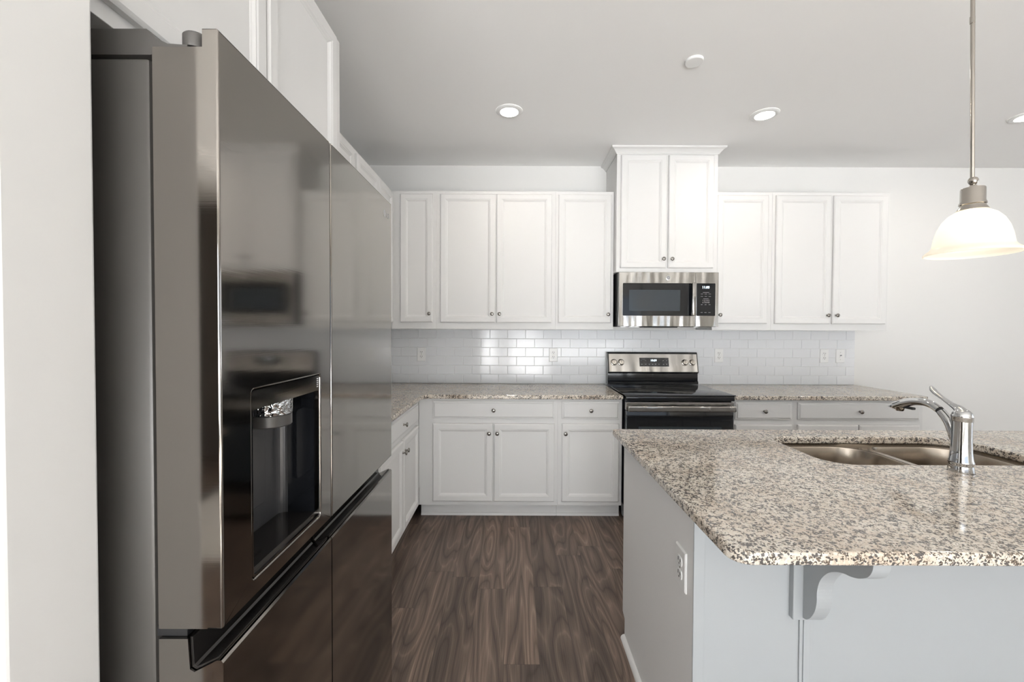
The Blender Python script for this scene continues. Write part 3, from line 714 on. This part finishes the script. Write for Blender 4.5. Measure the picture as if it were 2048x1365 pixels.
bm = BM(); box(bm, MX0 + 0.02, MX0 + 0.18, MY + 0.05, MY + 0.25, MZ0 + 0.001, MZ0 + 0.0038); box(bm, MX1 - 0.18, MX1 - 0.02, MY + 0.05, MY + 0.25, MZ0 + 0.001, MZ0 + 0.0038); obj('filter_mesh', bm, M_steel, mw, world=True)

# ------------------------------------------------------------------ island
IX0, IX1, IY0, IY1 = 0.500, 2.72, 1.170, 1.920
isl = thing('kitchen_island', 'white panelled kitchen island body under the speckled granite top', 'island', (1.6, 1.55, 0))
bm = BM(); prism(bm, [(IY0 + 0.012, 0), (IY0 + 0.012, 0.883), (IY1, 0.883), (IY1, 0.105), (IY1 - 0.055, 0.105), (IY1 - 0.055, 0)], 'x', IX0 + 0.0125, IX1 - 0.012)
# opening for the sink bowls: carcass stops below them; keep shell open on top
bm.free(); bm = BM()
t_ = 0.018
box(bm, IX0 + 0.0125, IX1 - 0.0125, IY1 - t_, IY1, 0.105, 0.883); box(bm, IX0 + 0.0125, IX1 - 0.0125, IY0 + 0.0065, IY1 - t_ - 0.0005, 0.105, 0.12)
box(bm, IX0 + 0.0125, IX1 - 0.0125, IY1 - 0.075, IY1 - 0.06, 0, 0.104); obj('carcass', bm, M_isl, isl, world=True)
for xa, xb in ((IX0, IX0 + 0.012), (IX1 - 0.012, IX1)):
    bm = BM(); prism(bm, [(IY0, 0), (IY0, 0.883), (IY1, 0.883), (IY1, 0.100), (IY1 - 0.035, 0.085), (IY1 - 0.035, 0)], 'x', xa, xb); obj('end_panel', bm, M_isl, isl, world=True)
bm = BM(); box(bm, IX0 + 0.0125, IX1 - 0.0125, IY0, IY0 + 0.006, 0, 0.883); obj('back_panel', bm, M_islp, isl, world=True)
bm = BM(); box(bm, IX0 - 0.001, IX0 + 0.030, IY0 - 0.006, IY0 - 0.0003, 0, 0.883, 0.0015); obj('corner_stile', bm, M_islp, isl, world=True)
bx = 0.795
for k in range(3):
    xx = bx + k * 0.80
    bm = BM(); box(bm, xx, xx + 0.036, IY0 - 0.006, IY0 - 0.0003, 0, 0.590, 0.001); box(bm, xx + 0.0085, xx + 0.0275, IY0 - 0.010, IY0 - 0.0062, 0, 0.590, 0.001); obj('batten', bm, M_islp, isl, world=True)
prof = [(1.150, 0.883), (0.929, 0.883), (0.927, 0.865), (0.931, 0.849), (0.940, 0.834), (0.952, 0.824), (0.968, 0.814), (0.989, 0.806), (1.011, 0.801), (1.034, 0.791), (1.057, 0.776), (1.077, 0.754),
        (1.091, 0.729), (1.098, 0.699), (1.098, 0.674), (1.105, 0.645), (1.120, 0.618), (1.136, 0.602), (1.150, 0.598)]
for k in range(3):
    xx = bx + k * 0.80 - 0.028
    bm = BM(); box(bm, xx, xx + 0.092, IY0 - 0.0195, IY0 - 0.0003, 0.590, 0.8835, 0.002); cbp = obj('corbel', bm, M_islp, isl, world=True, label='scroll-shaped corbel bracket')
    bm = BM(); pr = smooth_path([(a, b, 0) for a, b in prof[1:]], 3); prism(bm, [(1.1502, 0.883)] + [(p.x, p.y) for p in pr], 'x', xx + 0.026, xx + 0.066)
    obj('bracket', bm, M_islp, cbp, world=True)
bm = BM(); q = [(0, 0)] + [(0.018*math.cos(R(a)), 0.018*math.sin(R(a))) for a in range(0, 91, 15)]
V = []
for yy in (IY0 + 0.001, IY1 - 0.036): V.append([bm.verts.new((IX0 - 0.0004 - a, yy, b)) for a, b in q])
n = len(q)
for i in range(n): bm.faces.new((V[0][i], V[0][(i+1) % n], V[1][(i+1) % n], V[1][i]))
bm.faces.new(V[0]); bm.faces.new(V[1][::-1]); obj('shoe_moulding', bm, M_trim, isl, world=True)
for i in range(4):
    x0 = IX0 + 0.03 + i * 0.545
    bm = door_bm(0.52, 0.70)
    for v in bm.verts: v.co = (x0 + 0.52 - v.co.x, IY1 - v.co.y, 0.14 + v.co.z)
    obj('door', bm, M_isl, isl, world=True)
# island top
OP = rrect(1.120, 1.935, 1.488, 1.872, [0.10, 0.13, 0.15, 0.07], 8)
o = slab('island_countertop', rrect(0.466, 2.76, 0.892, 2.010, [0.045, 0.045, 0.02, 0.012], 6), [OP], 0.007)
tag(o, 'speckled beige granite slab on the island with a sink cutout', 'countertop')
# outlet on island end
oi = copy_tree(o0); oi.location = (IX0 - 0.0006, 1.247, 0.682); oi.rotation_euler = (0, 0, R(-90)); oi['label'] = 'white duplex outlet on the end panel of the island'

# ------------------------------------------------------------------ sink
sk = thing('kitchen_sink', 'double-bowl stainless undermount sink set in the island', 'sink', (1.53, 1.68, 0.68))
def bowl(b, x0, x1, y0, y1, rr, z0, dep):
    loops = []
    for ins, z in [(0, z0), (0.002, z0 - 0.004), (0.005, z0 - dep*0.5), (0.010, z0 - dep + 0.035), (0.018, z0 - dep + 0.015), (0.035, z0 - dep + 0.003), (0.06, z0 - dep)]:
        rs = [max(r - ins, 0.01) for r in rr]
        loops.append([b.verts.new((u, v, z)) for u, v in rrect(x0+ins, x1-ins, y0+ins, y1-ins, rs, 8)])
    for A, B in zip(loops, loops[1:]):
        k = len(A)
        for i in range(k): b.faces.new((A[i], A[(i+1) % k], B[(i+1) % k], B[i]))
    b.faces.new(loops[-1])
B1 = (1.126, 1.515, 1.494, 1.866, [0.095, 0.06, 0.12, 0.07]); B2 = (1.540, 1.929, 1.494, 1.866, [0.05, 0.12, 0.145, 0.07])
for q in (B1, B2):
    bm = BM(); bowl(bm, *q, 0.8715, 0.20)
    bb = obj('bowl', bm, M_sink, sk, world=True, smooth=50)
    cxx, cyy = (q[0]+q[1])/2, (q[2]+q[3])/2
    bm = BM(); lathe(bm, [(0.045, 0.6720), (0.043, 0.6745), (0.034, 0.6735), (0.030, 0.6725)], center=(cxx, cyy, 0), n=28); obj('drain', bm, M_chrome, bb, world=True, smooth=35)
bm = BM(); plate(bm, rrect(1.105, 1.950, 1.473, 1.887, 0.03, 4), [rrect(*B1, 8), rrect(*B2, 8)], lambda u, v, t_: (u, v, t_), 0.8715, 0.8735)
obj('rim', bm, M_sink, sk, world=True)
bm = BM(); plate(bm, rrect(1.105, 1.950, 1.473, 1.887, 0.03, 4), [OP], lambda u, v, t_: (u, v, t_), 0.8737, 0.8837); obj('mounting_flange', bm, M_sink, sk, world=True)

# ------------------------------------------------------------------ faucet
FXc, FYc = 1.497, 1.415
fa = thing('faucet', 'chrome single-lever pull-out faucet standing on the island beside the sink', 'faucet', (FXc, FYc, 0.914))
bm = BM(); lathe(bm, [(0.0335, 0.9145), (0.034, 0.917), (0.031, 0.935), (0.0305, 0.940), (0.0325, 0.944), (0.0325, 0.950), (0.030, 0.958), (0.0275, 0.985), (0.0262, 1.02), (0.0258, 1.060), (0.0262, 1.084)], center=(FXc, FYc, 0), n=40)
obj('body', bm, M_chrome, fa, world=True, smooth=40)
bm = BM(); lathe(bm, [(0.0266, 1.0845), (0.0270, 1.086), (0.0272, 1.098), (0.0280, 1.100), (0.0270, 1.104), (0.0235, 1.114), (0.016, 1.122), (0.004, 1.126)], center=(FXc, FYc, 0), n=40)
lv = obj('lever', bm, M_chrome, fa, world=True, smooth=40)
bm = BM(); pp = smooth_path([(FXc, 1.412, 1.108), (FXc, 1.428, 1.124), (FXc, 1.450, 1.134), (FXc, 1.478, 1.149), (FXc, 1.502, 1.163), (FXc, 1.516, 1.175), (FXc, 1.524, 1.187)])
tube(bm, pp, lerp_list([0.020, 0.015, 0.0105, 0.0088, 0.0105, 0.0115, 0.004]), 18, lerp_list([1, 0.8, 0.65, 0.6, 0.6, 0.55, 0.6]))
obj('lever_handle', bm, M_chrome, lv, world=True, smooth=60)
P = smooth_path([(FXc, 1.425, 0.985), (FXc, 1.440, 1.030), (FXc, 1.458, 1.073), (FXc, 1.486, 1.103)])
bm = BM(); tube(bm, P, lerp_list([0.010, 0.0150, 0.0150, 0.0132]), 20); obj('neck', bm, M_chrome, fa, world=True, smooth=60)
bm = BM(); tube(bm, [(FXc, 1.4862, 1.1032), (FXc, 1.4915, 1.1074)], 0.0122, 20); obj('collar', bm, M_blackm, fa, world=True, smooth=40)
P = smooth_path([(FXc, 1.4917, 1.1076), (FXc, 1.515, 1.119), (FXc, 1.545, 1.125), (FXc, 1.586, 1.121), (FXc, 1.625, 1.108), (FXc, 1.660, 1.092), (FXc, 1.690, 1.084)])
bm = BM(); tube(bm, P, lerp_list([0.0132, 0.0135, 0.014, 0.0155, 0.019, 0.020, 0.006]), 22, lerp_list([1, 1, 0.98, 0.92, 0.85, 0.75, 0.5]))
sh = obj('spray_head', bm, M_chrome, fa, world=True, smooth=60)
bm = BM(); lathe(bm, [(0.0105, 1.0745), (0.0125, 1.0765), (0.016, 1.090)], center=(FXc, 1.645, 0), n=24); obj('nozzle', bm, M_nickel, sh, world=True, smooth=40)
bm = BM(); box(bm, FXc - 0.007, FXc + 0.007, 1.585, 1.632, 1.0885, 1.098, 0.003); obj('spray_button', bm, M_blackm, sh, world=True)

# ------------------------------------------------------------------ pendant
PX, PY = 1.520, 1.420
pd = thing('pendant_light', 'brushed nickel pendant lamp with lit white glass bell shade over the island', 'pendant lamp', (PX, PY, H))
bm = BM(); tube(bm, [(PX - 0.022, PY, H - 0.02), (PX - 0.003, PY, 1.893)], 0.0058, 16); obj('rod', bm, M_nickel, pd, world=True, smooth=60)
bm = BM(); tube(bm, [(PX - 0.0155, PY, 2.422), (PX - 0.0150, PY, 2.400)], 0.0068, 16); obj('rod_coupling', bm, M_nickel, pd, world=True, smooth=40)
bm = BM(); lathe(bm, [(0.062, H - 0.0005), (0.062, H - 0.006), (0.045, H - 0.018), (0.012, H - 0.026)], center=(PX - 0.022, PY, 0), n=32); obj('canopy', bm, M_nickel, pd, world=True, smooth=40)
bm = BM(); lathe(bm, [(0.004, 1.897), (0.010, 1.894), (0.0135, 1.887), (0.0135, 1.881), (0.010, 1.874), (0.007, 1.871), (0.010, 1.868), (0.012, 1.862)], center=(PX, PY, 0), n=28); obj('swivel', bm, M_nickel, pd, world=True, smooth=50)
bm = BM(); lathe(bm, [(0.010, 1.8618), (0.029, 1.860), (0.0305, 1.857), (0.0305, 1.816), (0.033, 1.812), (0.034, 1.806), (0.031, 1.803), (0.032, 1.799), (0.037, 1.792), (0.040, 1.786), (0.020, 1.786)], center=(PX, PY, 0), n=40)
obj('socket_cap', bm, M_nickel, pd, world=True, smooth=35)
sp_ = [(0.030, 1.7855), (0.040, 1.784), (0.058, 1.772), (0.074, 1.752), (0.085, 1.728), (0.0925, 1.700), (0.096, 1.678), (0.098, 1.668), (0.104, 1.660), (0.113, 1.653), (0.119, 1.646), (0.1195, 1.642)]
inner = [(r - 0.0035, z - 0.003 if i < 6 else z - 0.001) for i, (r, z) in enumerate(sp_)][::-1]
M_shade = mat('opal_glass', (0.78, 0.75, 0.69), 0.25); t = NT(M_shade)
t.b.inputs['Emission Color'].default_value = (1.0, 0.95, 0.87, 1); t.b.inputs['Emission Strength'].default_value = 0.40
tl = t.n('ShaderNodeBsdfTranslucent'); tl.inputs[0].default_value = (0.95, 0.90, 0.80, 1)
ms = t.n('ShaderNodeMixShader'); ms.inputs[0].default_value = 0.55
out = [x for x in t.t.nodes if x.type == 'OUTPUT_MATERIAL'][0]
t.l(t.b.outputs[0], ms.inputs[1]); t.l(tl.outputs[0], ms.inputs[2]); t.l(ms.outputs[0], out.inputs[0])
bm = BM(); lathe(bm, sp_ + inner, center=(PX, PY, 0), n=64, cap=False); obj('lamp_shade', bm, M_shade, pd, world=True, smooth=60, label='frosted white glass bell shade')
M_bulb = mat('bulb', (1, 0.95, 0.85), 0.3, emit=(1.0, 0.92, 0.80), es=10)
bm = BM(); lathe(bm, [(0.010, 1.785), (0.013, 1.768), (0.020, 1.748), (0.029, 1.725), (0.030, 1.712), (0.025, 1.696), (0.014, 1.687), (0.002, 1.684)], center=(PX, PY, 0), n=28); obj('bulb', bm, M_bulb, pd, world=True, smooth=60)

# ------------------------------------------------------------------ ceiling fixtures
M_lens = mat('lit_lens', (1, 1, 1), 0.4, emit=(1.0, 0.95, 0.88), es=14)
def downlight(x, y, label):
    r = thing('recessed_downlight', label, 'ceiling light', (x, y, H), 0, 'recessed ceiling lights')
    b = BM(); lathe(b, [(0.058, -0.0095), (0.070, -0.010), (0.080, -0.008), (0.086, -0.003), (0.086, -0.0003)], n=48, cap=False); obj('trim_ring', b, M_trim, r, smooth=50)
    b = BM(); lathe(b, [(0.0585, -0.0003), (0.0585, -0.009), (0.050, -0.0105), (0.002, -0.0115)], n=40); obj('lens', b, M_lens, r, smooth=60)
    area('downlight_glow', (0, 0, -0.02), (0, 0, 0), 0.11, 0.11, 3, (1.0, 0.90, 0.79), r, 'DISK', 170)
    return r
downlight(-0.040, 2.76, 'lit recessed ceiling light left of the crown-topped cabinet')
downlight(1.620, 2.79, 'lit recessed ceiling light in front of the crown-topped cabinet')
downlight(3.340, 2.80, 'lit recessed ceiling light at the right edge past the pendant rod')
bm = BM(); lathe(bm, [(0.046, -0.0003), (0.046, -0.010), (0.043, -0.013), (0.002, -0.014)], n=40)
o = obj('sprinkler_cover', bm, M_plastic, smooth=40); o.location = (0.93, 2.24, H)
tag(o, 'small flat white disc on the ceiling between camera and cabinets', 'ceiling cover')
